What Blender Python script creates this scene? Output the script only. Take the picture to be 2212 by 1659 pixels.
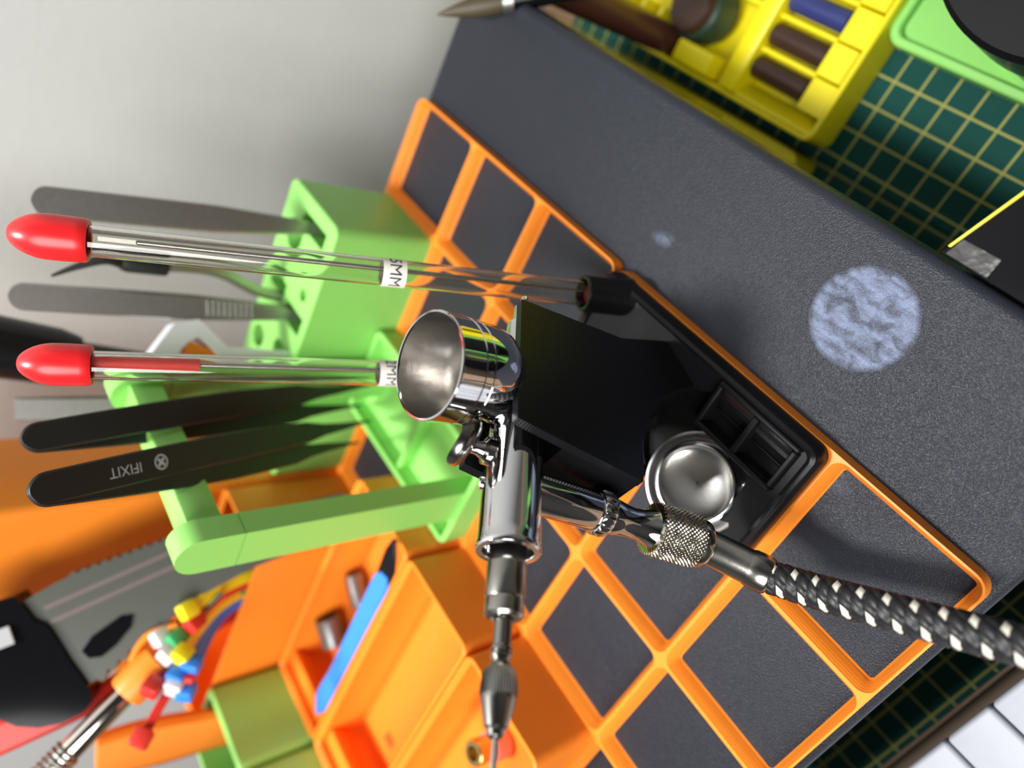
import bpy, bmesh, math, random
from mathutils import Vector, Matrix
random.seed(4)
PI = math.pi
S = 0.001                      # all coordinates below are millimetres
SC = bpy.context.scene
COL = SC.collection
for o in list(bpy.data.objects):
    bpy.data.objects.remove(o)

# ------------------------------------------------------------------ camera
cam_d = bpy.data.cameras.new('camera')
cam = bpy.data.objects.new('camera', cam_d)
COL.objects.link(cam)
cr = Vector((-0.54936994, -0.41113357, -0.72743512))
cd = Vector((-0.63035829, 0.77538236, 0.03782355))
cf = Vector((0.54848983, 0.47932389, -0.68513321))
M = Matrix(((cr.x, -cd.x, -cf.x, -1.0245 * S), (cr.y, -cd.y, -cf.y, -65.373 * S),
            (cr.z, -cd.z, -cf.z, 182.168 * S), (0, 0, 0, 1)))
cam.matrix_world = M
cam_d.sensor_fit = 'HORIZONTAL'
cam_d.sensor_width = 36
cam_d.lens = 1575.0 / 2212 * 36
cam_d.clip_start = 0.005
cam_d.clip_end = 20
cam_d.dof.use_dof = True
cam_d.dof.focus_distance = 0.170
cam_d.dof.aperture_fstop = 7.6
SC.camera = cam

# ------------------------------------------------------------------ light
SC.view_settings.view_transform = 'Standard'
SC.view_settings.look = 'None'
SC.view_settings.gamma = 1
SC.view_settings.use_curve_mapping = False
SC.view_settings.exposure = -0.06
w = bpy.data.worlds.new('room')
SC.world = w
w.use_nodes = True
w.node_tree.nodes['Background'].inputs[0].default_value = (0.93, 0.96, 1.0, 1)
w.node_tree.nodes['Background'].inputs[1].default_value = 0.3


def area(name, loc, target, size, power, color):
    d = bpy.data.lights.new(name, 'AREA')
    d.shape = 'DISK'
    d.size = size
    d.energy = power
    d.color = color
    o = bpy.data.objects.new(name, d)
    COL.objects.link(o)
    o.location = loc
    o.rotation_euler = (Vector(target) - Vector(loc)).to_track_quat('-Z', 'Y').to_euler()
    return o


area('desk_lamp', (0.16, 0.14, 0.90), (0.1, 0.06, 0), 0.14, 9.6, (1.0, 0.985, 0.965))
area('side_fill', (-0.95, 0.10, 0.95), (0.1, 0.06, 0), 1.0, 27.0, (1.0, 0.99, 0.97))  # soft fill added to brighten the near-facing sides, source unseen


# ------------------------------------------------------------------ materials
def srgb(r, g, b):
    def f(c):
        c /= 255
        return c / 12.92 if c <= 0.04045 else ((c + 0.055) / 1.055) ** 2.4
    return (f(r), f(g), f(b), 1)


def mat(name, color, rough=0.5, metal=0.0, bump=0.0, scale=900, var=0.06, layers=0.0, spec=0.5, sss=0.0, det=3):
    m = bpy.data.materials.new(name)
    m.use_nodes = True
    nt = m.node_tree
    b = nt.nodes['Principled BSDF']
    b.inputs['Roughness'].default_value = rough
    b.inputs['Metallic'].default_value = metal
    b.inputs['Specular IOR Level'].default_value = spec
    tc = nt.nodes.new('ShaderNodeTexCoord')
    no = nt.nodes.new('ShaderNodeTexNoise')
    no.inputs['Scale'].default_value = scale * 0.2
    no.inputs['Detail'].default_value = 4
    nt.links.new(tc.outputs['Object'], no.inputs['Vector'])
    mx = nt.nodes.new('ShaderNodeMix')
    mx.data_type = 'RGBA'
    mx.inputs[6].default_value = tuple(c * (1 - var) for c in color[:3]) + (1,)
    mx.inputs[7].default_value = tuple(min(1, c * (1 + var)) for c in color[:3]) + (1,)
    nt.links.new(no.outputs['Fac'], mx.inputs[0])
    nt.links.new(mx.outputs[2], b.inputs['Base Color'])
    prev = None
    if bump:
        n2 = nt.nodes.new('ShaderNodeTexNoise')
        n2.inputs['Scale'].default_value = scale
        n2.inputs['Detail'].default_value = det
        nt.links.new(tc.outputs['Object'], n2.inputs['Vector'])
        bp = nt.nodes.new('ShaderNodeBump')
        bp.inputs['Strength'].default_value = 1
        bp.inputs['Distance'].default_value = bump * S
        nt.links.new(n2.outputs['Fac'], bp.inputs['Height'])
        prev = bp
    if layers:                                   # fine horizontal layer lines of printed plastic
        wv = nt.nodes.new('ShaderNodeTexWave')
        wv.bands_direction = 'Z'
        wv.inputs['Scale'].default_value = 1000 * PI / 10 / 0.3 / 2
        wv.inputs['Distortion'].default_value = 0.4
        nt.links.new(tc.outputs['Object'], wv.inputs['Vector'])
        bp = nt.nodes.new('ShaderNodeBump')
        bp.inputs['Distance'].default_value = layers * S
        nt.links.new(wv.outputs['Fac'], bp.inputs['Height'])
        if prev:
            nt.links.new(prev.outputs[0], bp.inputs['Normal'])
        prev = bp
    if prev:
        nt.links.new(prev.outputs[0], b.inputs['Normal'])
    if sss:
        b.inputs['Subsurface Weight'].default_value = sss
        b.inputs['Subsurface Radius'].default_value = (0.003, 0.0015, 0.0008)
        b.inputs['Subsurface Scale'].default_value = 0.4
    return m


def glassmat(name, color, rough=0.0, ior=1.45):
    m = bpy.data.materials.new(name)
    m.use_nodes = True
    b = m.node_tree.nodes['Principled BSDF']
    b.inputs['Base Color'].default_value = color
    b.inputs['Roughness'].default_value = rough
    b.inputs['Transmission Weight'].default_value = 1
    b.inputs['IOR'].default_value = ior
    return m


ORANGE = mat('orange_print', (0.95, 0.272, 0.022, 1), 0.42, layers=0.012, var=0.03)
GREEN = mat('green_print', (0.29, 0.70, 0.155, 1), 0.42, layers=0.012, var=0.03)
YELLOW = mat('yellow_print', (0.86, 0.74, 0.006, 1), 0.38, layers=0.01, var=0.03)
BLACKP = mat('black_print', (0.006, 0.006, 0.007, 1), 0.27, layers=0.02, var=0.1, spec=0.22)
BLACKPL = mat('black_plastic', (0.007, 0.007, 0.008, 1), 0.26, var=0.1, spec=0.3)
BLACKM = mat('black_matte', (0.011, 0.011, 0.011, 1), 0.5, bump=0.01, scale=3000)
BLACKG = mat('black_gloss', (0.005, 0.005, 0.006, 1), 0.07, var=0.1, spec=0.18)
CHROME = mat('chrome', (0.74, 0.74, 0.75, 1), 0.055, 1, var=0.01)
STEEL = mat('brushed_steel', (0.42, 0.41, 0.39, 1), 0.40, 0.95, bump=0.006, scale=2500, var=0.12)
CUPIN = mat('satin_steel', (0.50, 0.48, 0.45, 1), 0.27, 1, bump=0.04, scale=700, var=0.3, det=6)
POLISH = mat('polished_steel', (0.78, 0.78, 0.79, 1), 0.16, 1, var=0.02)
DISH = mat('buffed_steel', (0.72, 0.71, 0.68, 1), 0.24, 1, bump=0.01, scale=900, var=0.08)
NICKEL = mat('nickel', (0.58, 0.55, 0.47, 1), 0.16, 1, bump=0.01, scale=900, var=0.12)
NICKELD = mat('worn_nickel', (0.36, 0.35, 0.32, 1), 0.24, 1, bump=0.03, scale=600, var=0.4)
GUNMETAL = mat('gun_metal', (0.30, 0.29, 0.27, 1), 0.2, 1, var=0.1)
RED = mat('red_vinyl', (0.80, 0.018, 0.022, 1), 0.3, var=0.04, sss=0.15)
REDT = mat('red_rubber', (0.74, 0.06, 0.05, 1), 0.5, var=0.04)
REDD = mat('dark_red_vinyl', (0.22, 0.004, 0.008, 1), 0.4)
REDTIE = mat('red_nylon', (0.62, 0.03, 0.02, 1), 0.4)
PAPER = mat('label_paper', (0.80, 0.77, 0.70, 1), 0.7)
INK = mat('ink', (0.03, 0.03, 0.035, 1), 0.6)
GLASS = glassmat('clear_plastic', (0.97, 0.955, 0.92, 1), 0.03, 1.46)
CLEAR = glassmat('clear_tape', (0.95, 0.95, 0.95, 1), 0.05, 1.45)
WHITE = mat('white_plastic', (0.80, 0.82, 0.85, 1), 0.4)
WHITEN = mat('white_nylon', (0.72, 0.70, 0.74, 1), 0.4)
BLUE = mat('blue_plastic', (0.045, 0.27, 0.90, 1), 0.4)
BLUEN = mat('blue_nylon', (0.03, 0.22, 0.80, 1), 0.4)
VIOLET = mat('violet_nylon', (0.10, 0.07, 0.28, 1), 0.4)
YELN = mat('yellow_nylon', (0.85, 0.72, 0.01, 1), 0.4)
GRNN = mat('green_nylon', (0.05, 0.40, 0.14, 1), 0.4)
SOCKET = mat('socket_steel', (0.30, 0.30, 0.30, 1), 0.38, 0.7)
BROWN = mat('dark_brown_plastic', (0.045, 0.020, 0.014, 1), 0.35)
BROWNM = mat('red_brown_plastic', (0.075, 0.026, 0.018, 1), 0.3)
NAVY = mat('navy_plastic', (0.03, 0.04, 0.16, 1), 0.35)
GREYH = mat('grey_green_plastic', (0.058, 0.064, 0.052, 1), 0.32, bump=0.01, scale=1200)
GREYB = mat('grey_button', (0.35, 0.36, 0.38, 1), 0.35)
DKGREEN = mat('dark_green_plastic', (0.02, 0.055, 0.04, 1), 0.3)
COPPER = mat('bright_nickel', (0.60, 0.55, 0.50, 1), 0.1, 1)
WOOD = mat('desk_wood', (0.24, 0.15, 0.09, 1), 0.5, bump=0.02, scale=200, var=0.3)
WALLM = mat('wall_paint', (0.535, 0.545, 0.545, 1), 0.8, bump=0.12, scale=180, var=0.015)
BLACKTH = mat('black_nylon_thread', (0.012, 0.012, 0.014, 1), 0.42, bump=0.05, scale=2600, var=0.2)
WHITETH = mat('white_nylon_thread', (0.70, 0.66, 0.56, 1), 0.5, bump=0.05, scale=2600, var=0.12)
LOGO = mat('grey_print', (0.42, 0.44, 0.46, 1), 0.6)


def table_material():
    m = mat('textured_black_plastic', (0.022, 0.0245, 0.033, 1), 0.30, spec=0.20, var=0.1)
    nt = m.node_tree
    b = nt.nodes['Principled BSDF']
    tc = [n for n in nt.nodes if n.type == 'TEX_COORD'][0]
    base = b.inputs['Base Color'].links[0].from_socket
    # leather grain
    n1 = nt.nodes.new('ShaderNodeTexNoise')
    n1.inputs['Scale'].default_value = 3500
    n1.inputs['Detail'].default_value = 2
    v1 = nt.nodes.new('ShaderNodeTexVoronoi')
    v1.inputs['Scale'].default_value = 2800
    nt.links.new(tc.outputs['Object'], n1.inputs['Vector'])
    nt.links.new(tc.outputs['Object'], v1.inputs['Vector'])
    ad = nt.nodes.new('ShaderNodeMath')
    ad.operation = 'ADD'
    nt.links.new(n1.outputs['Fac'], ad.inputs[0])
    nt.links.new(v1.outputs['Distance'], ad.inputs[1])
    bp = nt.nodes.new('ShaderNodeBump')
    bp.inputs['Strength'].default_value = 0.75
    bp.inputs['Distance'].default_value = 0.00011
    nt.links.new(ad.outputs[0], bp.inputs['Height'])
    nt.links.new(bp.outputs[0], b.inputs['Normal'])

    # chalky round stain, small smear and a few faint spots
    def blob(cx, cy, rx, ry, soft, ang=0.0, streak=1.0, thr=0.5):
        mp = nt.nodes.new('ShaderNodeMapping')
        mp.vector_type = 'TEXTURE'
        mp.inputs['Location'].default_value = (cx * S, cy * S, 0)
        mp.inputs['Rotation'].default_value = (0, 0, ang)
        mp.inputs['Scale'].default_value = (rx * S, ry * S, 1)
        nt.links.new(tc.outputs['Object'], mp.inputs['Vector'])
        ln = nt.nodes.new('ShaderNodeVectorMath')
        ln.operation = 'LENGTH'
        nt.links.new(mp.outputs[0], ln.inputs[0])
        mr = nt.nodes.new('ShaderNodeMapRange')
        mr.inputs[1].default_value = 1
        mr.inputs[2].default_value = 1 - soft
        mr.inputs[3].default_value = 0
        mr.inputs[4].default_value = 1
        nt.links.new(ln.outputs['Value'], mr.inputs[0])
        m2 = nt.nodes.new('ShaderNodeMapping')
        m2.inputs['Rotation'].default_value = (0, 0, ang + 0.35)
        m2.inputs['Scale'].default_value = (60, 60 * streak, 60)
        nt.links.new(tc.outputs['Object'], m2.inputs['Vector'])
        nz = nt.nodes.new('ShaderNodeTexNoise')
        nz.inputs['Scale'].default_value = 2.0
        nz.inputs['Detail'].default_value = 10
        nz.inputs['Roughness'].default_value = 0.68
        nt.links.new(m2.outputs[0], nz.inputs['Vector'])
        r2 = nt.nodes.new('ShaderNodeMapRange')
        r2.inputs[1].default_value = thr - 0.16
        r2.inputs[2].default_value = thr + 0.14
        r2.inputs[3].default_value = 0.12
        nt.links.new(nz.outputs['Fac'], r2.inputs[0])
        nz2 = nt.nodes.new('ShaderNodeTexNoise')
        nz2.inputs['Scale'].default_value = 230
        nz2.inputs['Detail'].default_value = 3
        nz2.inputs['Distortion'].default_value = 0.6
        nt.links.new(tc.outputs['Object'], nz2.inputs['Vector'])
        r3 = nt.nodes.new('ShaderNodeMapRange')
        r3.inputs[1].default_value = 0.36
        r3.inputs[2].default_value = 0.56
        r3.inputs[3].default_value = 0.3
        nt.links.new(nz2.outputs['Fac'], r3.inputs[0])
        mm = nt.nodes.new('ShaderNodeMath')
        mm.operation = 'MULTIPLY'
        nt.links.new(r2.outputs[0], mm.inputs[0])
        nt.links.new(r3.outputs[0], mm.inputs[1])
        r2 = mm
        mu = nt.nodes.new('ShaderNodeMath')
        mu.operation = 'MULTIPLY'
        nt.links.new(mr.outputs[0], mu.inputs[0])
        nt.links.new(r2.outputs[0], mu.inputs[1])
        return mu.outputs[0]
    k1 = blob(58.8, -28.0, 13.4, 13.0, 0.12, 0.5, 3.5, 0.44)
    k2 = blob(120.0, -13.6, 5.0, 2.6, 0.8, 0.2, 1.0, 0.4)
    k3 = blob(38.0, 7.5, 4.6, 3.6, 0.9, 0.3, 1.0, 0.55)
    prev = base
    for k, cc in ((k1, (0.17, 0.205, 0.31, 1)), (k2, (0.10, 0.125, 0.18, 1)), (k3, (0.07, 0.075, 0.115, 1))):
        mx = nt.nodes.new('ShaderNodeMix')
        mx.data_type = 'RGBA'
        nt.links.new(k, mx.inputs[0])
        nt.links.new(prev, mx.inputs[6])
        mx.inputs[7].default_value = cc
        prev = mx.outputs[2]
    nt.links.new(prev, b.inputs['Base Color'])
    return m


def mat_material():
    m = mat('cutting_mat', (0.008, 0.066, 0.056, 1), 0.75, spec=0.15, bump=0.02, scale=1500, var=0.12)
    nt = m.node_tree
    b = nt.nodes['Principled BSDF']
    tc = [n for n in nt.nodes if n.type == 'TEX_COORD'][0]
    base = b.inputs['Base Color'].links[0].from_socket
    sx = nt.nodes.new('ShaderNodeSeparateXYZ')
    nt.links.new(tc.outputs['Object'], sx.inputs[0])

    def line(sock, off):
        a = nt.nodes.new('ShaderNodeMath'); a.operation = 'ADD'; a.inputs[1].default_value = off * S
        nt.links.new(sock, a.inputs[0])
        p = nt.nodes.new('ShaderNodeMath'); p.operation = 'PINGPONG'; p.inputs[1].default_value = 0.005
        nt.links.new(a.outputs[0], p.inputs[0])
        l = nt.nodes.new('ShaderNodeMath'); l.operation = 'LESS_THAN'; l.inputs[1].default_value = 0.00042
        nt.links.new(p.outputs[0], l.inputs[0])
        return l.outputs[0]
    mxm = nt.nodes.new('ShaderNodeMath'); mxm.operation = 'MAXIMUM'
    nt.links.new(line(sx.outputs[0], -4.8), mxm.inputs[0])
    nt.links.new(line(sx.outputs[1], 0.4), mxm.inputs[1])
    mx = nt.nodes.new('ShaderNodeMix'); mx.data_type = 'RGBA'
    nt.links.new(mxm.outputs[0], mx.inputs[0])
    nt.links.new(base, mx.inputs[6])
    mx.inputs[7].default_value = (0.36, 0.36, 0.10, 1)
    nt.links.new(mx.outputs[2], b.inputs['Base Color'])
    return m


TABLE = table_material()
CMAT = mat_material()


# ------------------------------------------------------------------ helpers
def V(*a):
    return Vector(a)


def link(o, parent=None):
    COL.objects.link(o)
    if parent:
        o.parent = parent
        o.matrix_parent_inverse = Matrix.Translation(parent.location).inverted()
    return o


def finish(name, bm, material, parent=None, smooth=True, angle=35, recalc=True):
    if recalc:
        bmesh.ops.recalc_face_normals(bm, faces=bm.faces[:])
    bmesh.ops.scale(bm, vec=(S, S, S), verts=bm.verts[:])
    me = bpy.data.meshes.new(name)
    bm.to_mesh(me)
    bm.free()
    if smooth:
        for p in me.polygons:
            p.use_smooth = True
        me.set_sharp_from_angle(angle=math.radians(angle))
    me.materials.append(material)
    return link(bpy.data.objects.new(name, me), parent)


def thing(name, label, cat, loc=(0, 0, 0), group=None):
    o = bpy.data.objects.new(name, None)
    o.empty_display_size = 0.01
    o.location = Vector(loc) * S
    COL.objects.link(o)
    return tag(o, label, cat, group)


def tag(o, label, cat, group=None):
    o['label'] = label
    o['category'] = cat
    if group:
        o['group'] = group
    return o


def lab(o, label):
    o['label'] = label
    return o


def structure(o):
    o['kind'] = 'structure'
    return o


def add_box(bm, x0, y0, z0, x1, y1, z1, bevel=0.0, seg=2):
    vs = [bm.verts.new((x, y, z)) for x in (x0, x1) for y in (y0, y1) for z in (z0, z1)]
    fs = [bm.faces.new([vs[i] for i in q]) for q in
          ((0, 1, 3, 2), (4, 6, 7, 5), (0, 4, 5, 1), (2, 3, 7, 6), (0, 2, 6, 4), (1, 5, 7, 3))]
    if bevel:
        es = list({e for f in fs for e in f.edges})
        r = bmesh.ops.bevel(bm, geom=es, offset=bevel, segments=seg, affect='EDGES', profile=0.5)
    return vs


def box(*a, bevel=0.0, seg=2):
    bm = bmesh.new()
    add_box(bm, *a, bevel=bevel, seg=seg)
    return bm


def frame(axis):
    a = Vector(axis).normalized()
    t = Vector((0, 0, 1)) if abs(a.z) < 0.9 else Vector((1, 0, 0))
    x = t.cross(a).normalized()
    y = a.cross(x)
    return x, y, a


def add_lathe(bm, prof, origin, axis, n=40, closed=False, cap=True):
    """prof: (radius, height) pairs along axis"""
    x, y, a = frame(axis)
    o = Vector(origin)
    rings = []
    for r, h in prof:
        if r < 1e-6:
            rings.append([bm.verts.new(o + a * h)])
        else:
            rings.append([bm.verts.new(o + a * h + (x * math.cos(2 * PI * k / n) + y * math.sin(2 * PI * k / n)) * r)
                          for k in range(n)])
    if closed:
        rings.append(rings[0])
    for A, B in zip(rings, rings[1:]):
        for k in range(n):
            k2 = (k + 1) % n
            if len(A) == 1 and len(B) == 1:
                continue
            if len(A) == 1:
                bm.faces.new((A[0], B[k], B[k2]))
            elif len(B) == 1:
                bm.faces.new((A[k], B[0], A[k2]))
            else:
                bm.faces.new((A[k], B[k], B[k2], A[k2]))
    if cap and not closed:
        if len(rings[0]) > 1:
            bm.faces.new(rings[0][::-1])
        if len(rings[-1]) > 1:
            bm.faces.new(rings[-1])


def lathe(*a, **k):
    bm = bmesh.new()
    add_lathe(bm, *a, **k)
    return bm


def smooth_path(pts, n=8):
    P = [Vector(p) for p in pts]
    out = []
    for i in range(len(P) - 1):
        p0 = P[max(i - 1, 0)]; p1 = P[i]; p2 = P[i + 1]; p3 = P[min(i + 2, len(P) - 1)]
        for k in range(n):
            t = k / n
            out.append(0.5 * ((2 * p1) + (p2 - p0) * t + (2 * p0 - 5 * p1 + 4 * p2 - p3) * t * t
                              + (3 * p1 - p0 - 3 * p2 + p3) * t ** 3))
    out.append(P[-1])
    return out


def add_tube(bm, path, radii, n=16, cap=True):
    if not isinstance(radii, (list, tuple)):
        radii = [radii] * len(path)
    rings = []
    xprev = None
    for i, p in enumerate(path):
        t = (path[min(i + 1, len(path) - 1)] - path[max(i - 1, 0)]).normalized()
        if xprev is None:
            xprev = frame(t)[0]
        x = (xprev - t * xprev.dot(t)).normalized()
        y = t.cross(x)
        xprev = x
        rings.append([bm.verts.new(p + (x * math.cos(2 * PI * k / n) + y * math.sin(2 * PI * k / n)) * radii[i])
                      for k in range(n)])
    for A, B in zip(rings, rings[1:]):
        for k in range(n):
            bm.faces.new((A[k], A[(k + 1) % n], B[(k + 1) % n], B[k]))
    if cap:
        bm.faces.new(rings[0][::-1])
        bm.faces.new(rings[-1])


def add_strip(bm, path, widths, thick, wdir):
    """flat bar along path; wdir = direction of its width"""
    rings = []
    wd = Vector(wdir)
    for i, p in enumerate(path):
        t = (path[min(i + 1, len(path) - 1)] - path[max(i - 1, 0)]).normalized()
        wv = (wd - t * wd.dot(t)).normalized()
        nv = t.cross(wv)
        a, h = widths[i] / 2, thick / 2
        c = min(0.25 * a, h * 0.6)
        rings.append([bm.verts.new(p + wv * u + nv * v) for u, v in
                      ((-a + c, -h), (a - c, -h), (a, -h + c), (a, h - c), (a - c, h), (-a + c, h), (-a, h - c), (-a, -h + c))])
    m = len(rings[0])
    for A, B in zip(rings, rings[1:]):
        for k in range(m):
            bm.faces.new((A[k], A[(k + 1) % m], B[(k + 1) % m], B[k]))
    bm.faces.new(rings[0][::-1])
    bm.faces.new(rings[-1])


def rr(cx, cy, hx, hy, r, n=6):
    """rounded rectangle loop, counter-clockwise"""
    out = []
    for sx, sy, a0 in ((1, 1, 0), (-1, 1, 90), (-1, -1, 180), (1, -1, 270)):
        for k in range(n + 1):
            a = math.radians(a0 + 90 * k / n)
            out.append((cx + sx * (hx - r) + r * math.cos(a), cy + sy * (hy - r) + r * math.sin(a)))
    return out


def add_loops(bm, loops, cap0=True, cap1=True):
    """loops: list of (2-D loop, z)"""
    R = [[bm.verts.new((x, y, z)) for x, y in lp] for lp, z in loops]
    n = len(R[0])
    for A, B in zip(R, R[1:]):
        for k in range(n):
            bm.faces.new((A[k], A[(k + 1) % n], B[(k + 1) % n], B[k]))
    if cap0:
        bm.faces.new(R[0][::-1])
    if cap1:
        bm.faces.new(R[-1])


def add_prism(bm, poly, ez, d0, d1, origin=(0, 0, 0), ex=(1, 0, 0), ey=(0, 1, 0)):
    """extrude polygon (2-D in ex,ey) from d0 to d1 along ez"""
    o, ex, ey, ez = Vector(origin), Vector(ex), Vector(ey), Vector(ez)
    A = [bm.verts.new(o + ex * u + ey * v + ez * d0) for u, v in poly]
    B = [bm.verts.new(o + ex * u + ey * v + ez * d1) for u, v in poly]
    n = len(poly)
    for k in range(n):
        bm.faces.new((A[k], A[(k + 1) % n], B[(k + 1) % n], B[k]))
    fa = bm.faces.new(A[::-1])
    fb = bm.faces.new(B)
    return A, B


def bevel_sharp(bm, off, seg=2, ang=40):
    es = [e for e in bm.edges if len(e.link_faces) == 2 and e.calc_face_angle(0) > math.radians(ang)]
    bmesh.ops.bevel(bm, geom=es, offset=off, segments=seg, affect='EDGES', profile=0.5)


def boolean(o, cutters):
    for i, c in enumerate(cutters):
        md = o.modifiers.new('b%d' % i, 'BOOLEAN')
        md.object = c
        md.operation = 'DIFFERENCE'
        md.solver = 'EXACT'
    bpy.context.view_layer.update()
    dg = bpy.context.evaluated_depsgraph_get()
    me = bpy.data.meshes.new_from_object(o.evaluated_get(dg))
    o.modifiers.clear()
    o.data = me
    for p in me.polygons:
        p.use_smooth = True
    me.set_sharp_from_angle(angle=math.radians(30))
    for c in cutters:
        bpy.data.objects.remove(c)
    return o


def text_mesh(body, size, extrude=0.0):
    cu = bpy.data.curves.new('t', 'FONT')
    cu.body = body
    cu.size = size
    cu.extrude = extrude
    cu.align_x = 'CENTER'
    cu.align_y = 'CENTER'
    o = bpy.data.objects.new('t', cu)
    COL.objects.link(o)
    bpy.context.view_layer.update()
    me = bpy.data.meshes.new_from_object(o.evaluated_get(bpy.context.evaluated_depsgraph_get()))
    bpy.data.objects.remove(o)
    bm = bmesh.new()
    bm.from_mesh(me)
    return bm


# ------------------------------------------------------------------ setting
ROOMM = mat('room_paint', (0.24, 0.235, 0.23, 1), 0.85)
structure(finish('wall_back', box(330, -1600, -850, 345, 1500, 1650), WALLM, smooth=False))
structure(finish('wall_left', box(-2000, 1500, -850, 345, 1515, 1650), ROOMM, smooth=False))
structure(finish('wall_right', box(-2000, -1615, -850, 345, -1600, 1650), ROOMM, smooth=False))
structure(finish('wall_front', box(-2015, -1615, -850, -2000, 1515, 1650), ROOMM, smooth=False))
structure(finish('ceiling', box(-2015, -1615, 1650, 345, 1515, 1665), ROOMM, smooth=False))
structure(finish('floor', box(-2015, -1615, -865, 345, 1515, -850), mat('dark_floor', (0.06, 0.058, 0.055, 1), 0.6), smooth=False))
desk = finish('desk', box(-420, -700, -125, 328, 900, -103, bevel=1.5), WOOD)
tag(desk, 'brown wooden desk under the green cutting mat and the dark platform', 'desk')
mt = finish('cutting_mat', box(-17.5, -420, -102.9, 300, 420, -100, bevel=0.4, seg=1), CMAT)
tag(mt, 'green cutting mat printed with a yellow line grid, beside the dark platform', 'cutting mat')

riser = thing('platform', 'dark grey platform with leather-grain top carrying the orange grids', 'platform', (126, 200, -100))
bm = bmesh.new()
cx, cy, hx, hy = 126, 200.75, 128, 249.25
lp = []
for k in range(7):                                   # rounded top edge
    a = math.radians(90 * k / 6)
    lp.append((rr(cx, cy, hx - 3 + 3 * math.cos(a), hy - 3 + 3 * math.sin(PI / 2 - a), 9, 8), -3 + 3 * math.sin(a)))
add_loops(bm, [(rr(cx, cy, hx, hy, 9, 8), -9)] + lp)
finish('top_panel', bm, TABLE, riser, angle=60)
bm = bmesh.new()
add_loops(bm, [(rr(cx, cy, hx - 0.8, hy - 0.8, 8.2, 8), z) for z in (-99.9, -9.1)])
lab(finish('side_wall', bm, BLACKG, riser), 'glossy black side of the platform')


# ------------------------------------------------------------------ orange base plates
def baseplate(i0, i1, j0, j1, label):
    bm = bmesh.new()
    n = 6
    zs = ((0.0, 18.2, 1.2), (0.7, 18.85, 1.9), (2.5, 18.85, 1.9), (4.1, 20.25, 3.4), (4.65, 20.45, 3.6))
    for i in range(i0, i1):
        for j in range(j0, j1):
            c = (42 * i + 21, 42 * j + 21)
            R = [[bm.verts.new((x, y, z)) for x, y in rr(c[0], c[1], h, h, r, n)] for z, h, r in zs]
            m = len(R[0])
            for A, B in zip(R, R[1:]):
                for k in range(m):
                    bm.faces.new((A[k], B[k], B[(k + 1) % m], A[(k + 1) % m]))
            top = R[-1]
            a = 20.45 - 3.6
            for q, (sx, sy) in enumerate(((1, 1), (-1, 1), (-1, -1), (1, -1))):
                arc = top[q * (n + 1):(q + 1) * (n + 1)]
                outer_corner = ((i == i1 - 1) if sx > 0 else (i == i0)) and ((j == j1 - 1) if sy > 0 else (j == j0))
                X, Y = c[0] + 21 * sx, c[1] + 21 * sy
                ax, ay = c[0] + a * sx, c[1] + a * sy
                p1, p2 = ((X, ay), (ax, Y)) if sx * sy > 0 else ((ax, Y), (X, ay))
                if outer_corner:
                    mid = []
                    for k in range(1, n):
                        an = math.radians(90 * q + 90 * k / n)
                        mid.append((ax + 4.15 * math.cos(an), ay + 4.15 * math.sin(an)))
                else:
                    mid = [(X, Y)]
                pts = [p1] + mid + [p2]
                ov = [bm.verts.new((x, y, 4.65)) for x, y in pts]
                bm.faces.new(ov + arc[::-1])
                # next straight piece
                nq = (q + 1) % 4
                nar = top[nq * (n + 1)]
                if q == 0:
                    s1, s2 = (c[0] + a, Y), (c[0] - a, Y); edge = j == j1 - 1
                elif q == 1:
                    s1, s2 = (X, c[1] + a), (X, c[1] - a); edge = i == i0
                elif q == 2:
                    s1, s2 = (c[0] - a, Y), (c[0] + a, Y); edge = j == j0
                else:
                    s1, s2 = (X, c[1] - a), (X, c[1] + a); edge = i == i1 - 1
                b1 = bm.verts.new((s1[0], s1[1], 4.65)); b2 = bm.verts.new((s2[0], s2[1], 4.65))
                bm.faces.new((arc[-1], b1, b2, nar))
                # outer walls
                if edge:
                    d1 = bm.verts.new((s1[0], s1[1], 0)); d2 = bm.verts.new((s2[0], s2[1], 0))
                    bm.faces.new((b1, d1, d2, b2))
                for u, v in zip(range(len(pts) - 1), range(1, len(pts))):
                    mx, my = (pts[u][0] + pts[v][0]) / 2, (pts[u][1] + pts[v][1]) / 2
                    e = outer_corner
                    if abs(mx - X) < 0.01:
                        e = e or ((i == i1 - 1) if sx > 0 else (i == i0))
                    if abs(my - Y) < 0.01:
                        e = e or ((j == j1 - 1) if sy > 0 else (j == j0))
                    if e:
                        d1 = bm.verts.new((pts[u][0], pts[u][1], 0)); d2 = bm.verts.new((pts[v][0], pts[v][1], 0))
                        bm.faces.new((ov[u], d1, d2, ov[v]))
    bmesh.ops.remove_doubles(bm, verts=bm.verts[:], dist=0.01)
    o = finish('grid_plate', bm, ORANGE, angle=50, recalc=True)
    return tag(o, label, 'grid plate', 'orange grid plates on the platform')


baseplate(0, 3, 0, 6, 'orange grid plate at the near end, under the black airbrush stand')
baseplate(3, 6, 0, 6, 'orange grid plate at the far end, under the tall green boxes')


# ------------------------------------------------------------------ bins
def feet(bm, x0, y0, x1, y1):
    nx, ny = round((x1 - x0) / 42), round((y1 - y0) / 42)
    for i in range(nx):
        for j in range(ny):
            cx, cy = x0 + 42 * i + 21, y0 + 42 * j + 21
            add_loops(bm, [(rr(cx, cy, h, h, r, 4), z) for z, h, r in
                           ((0.15, 17.9, 1), (0.85, 18.5, 1.6), (2.6, 18.5, 1.6), (4.9, 20.4, 3.4))])


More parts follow.
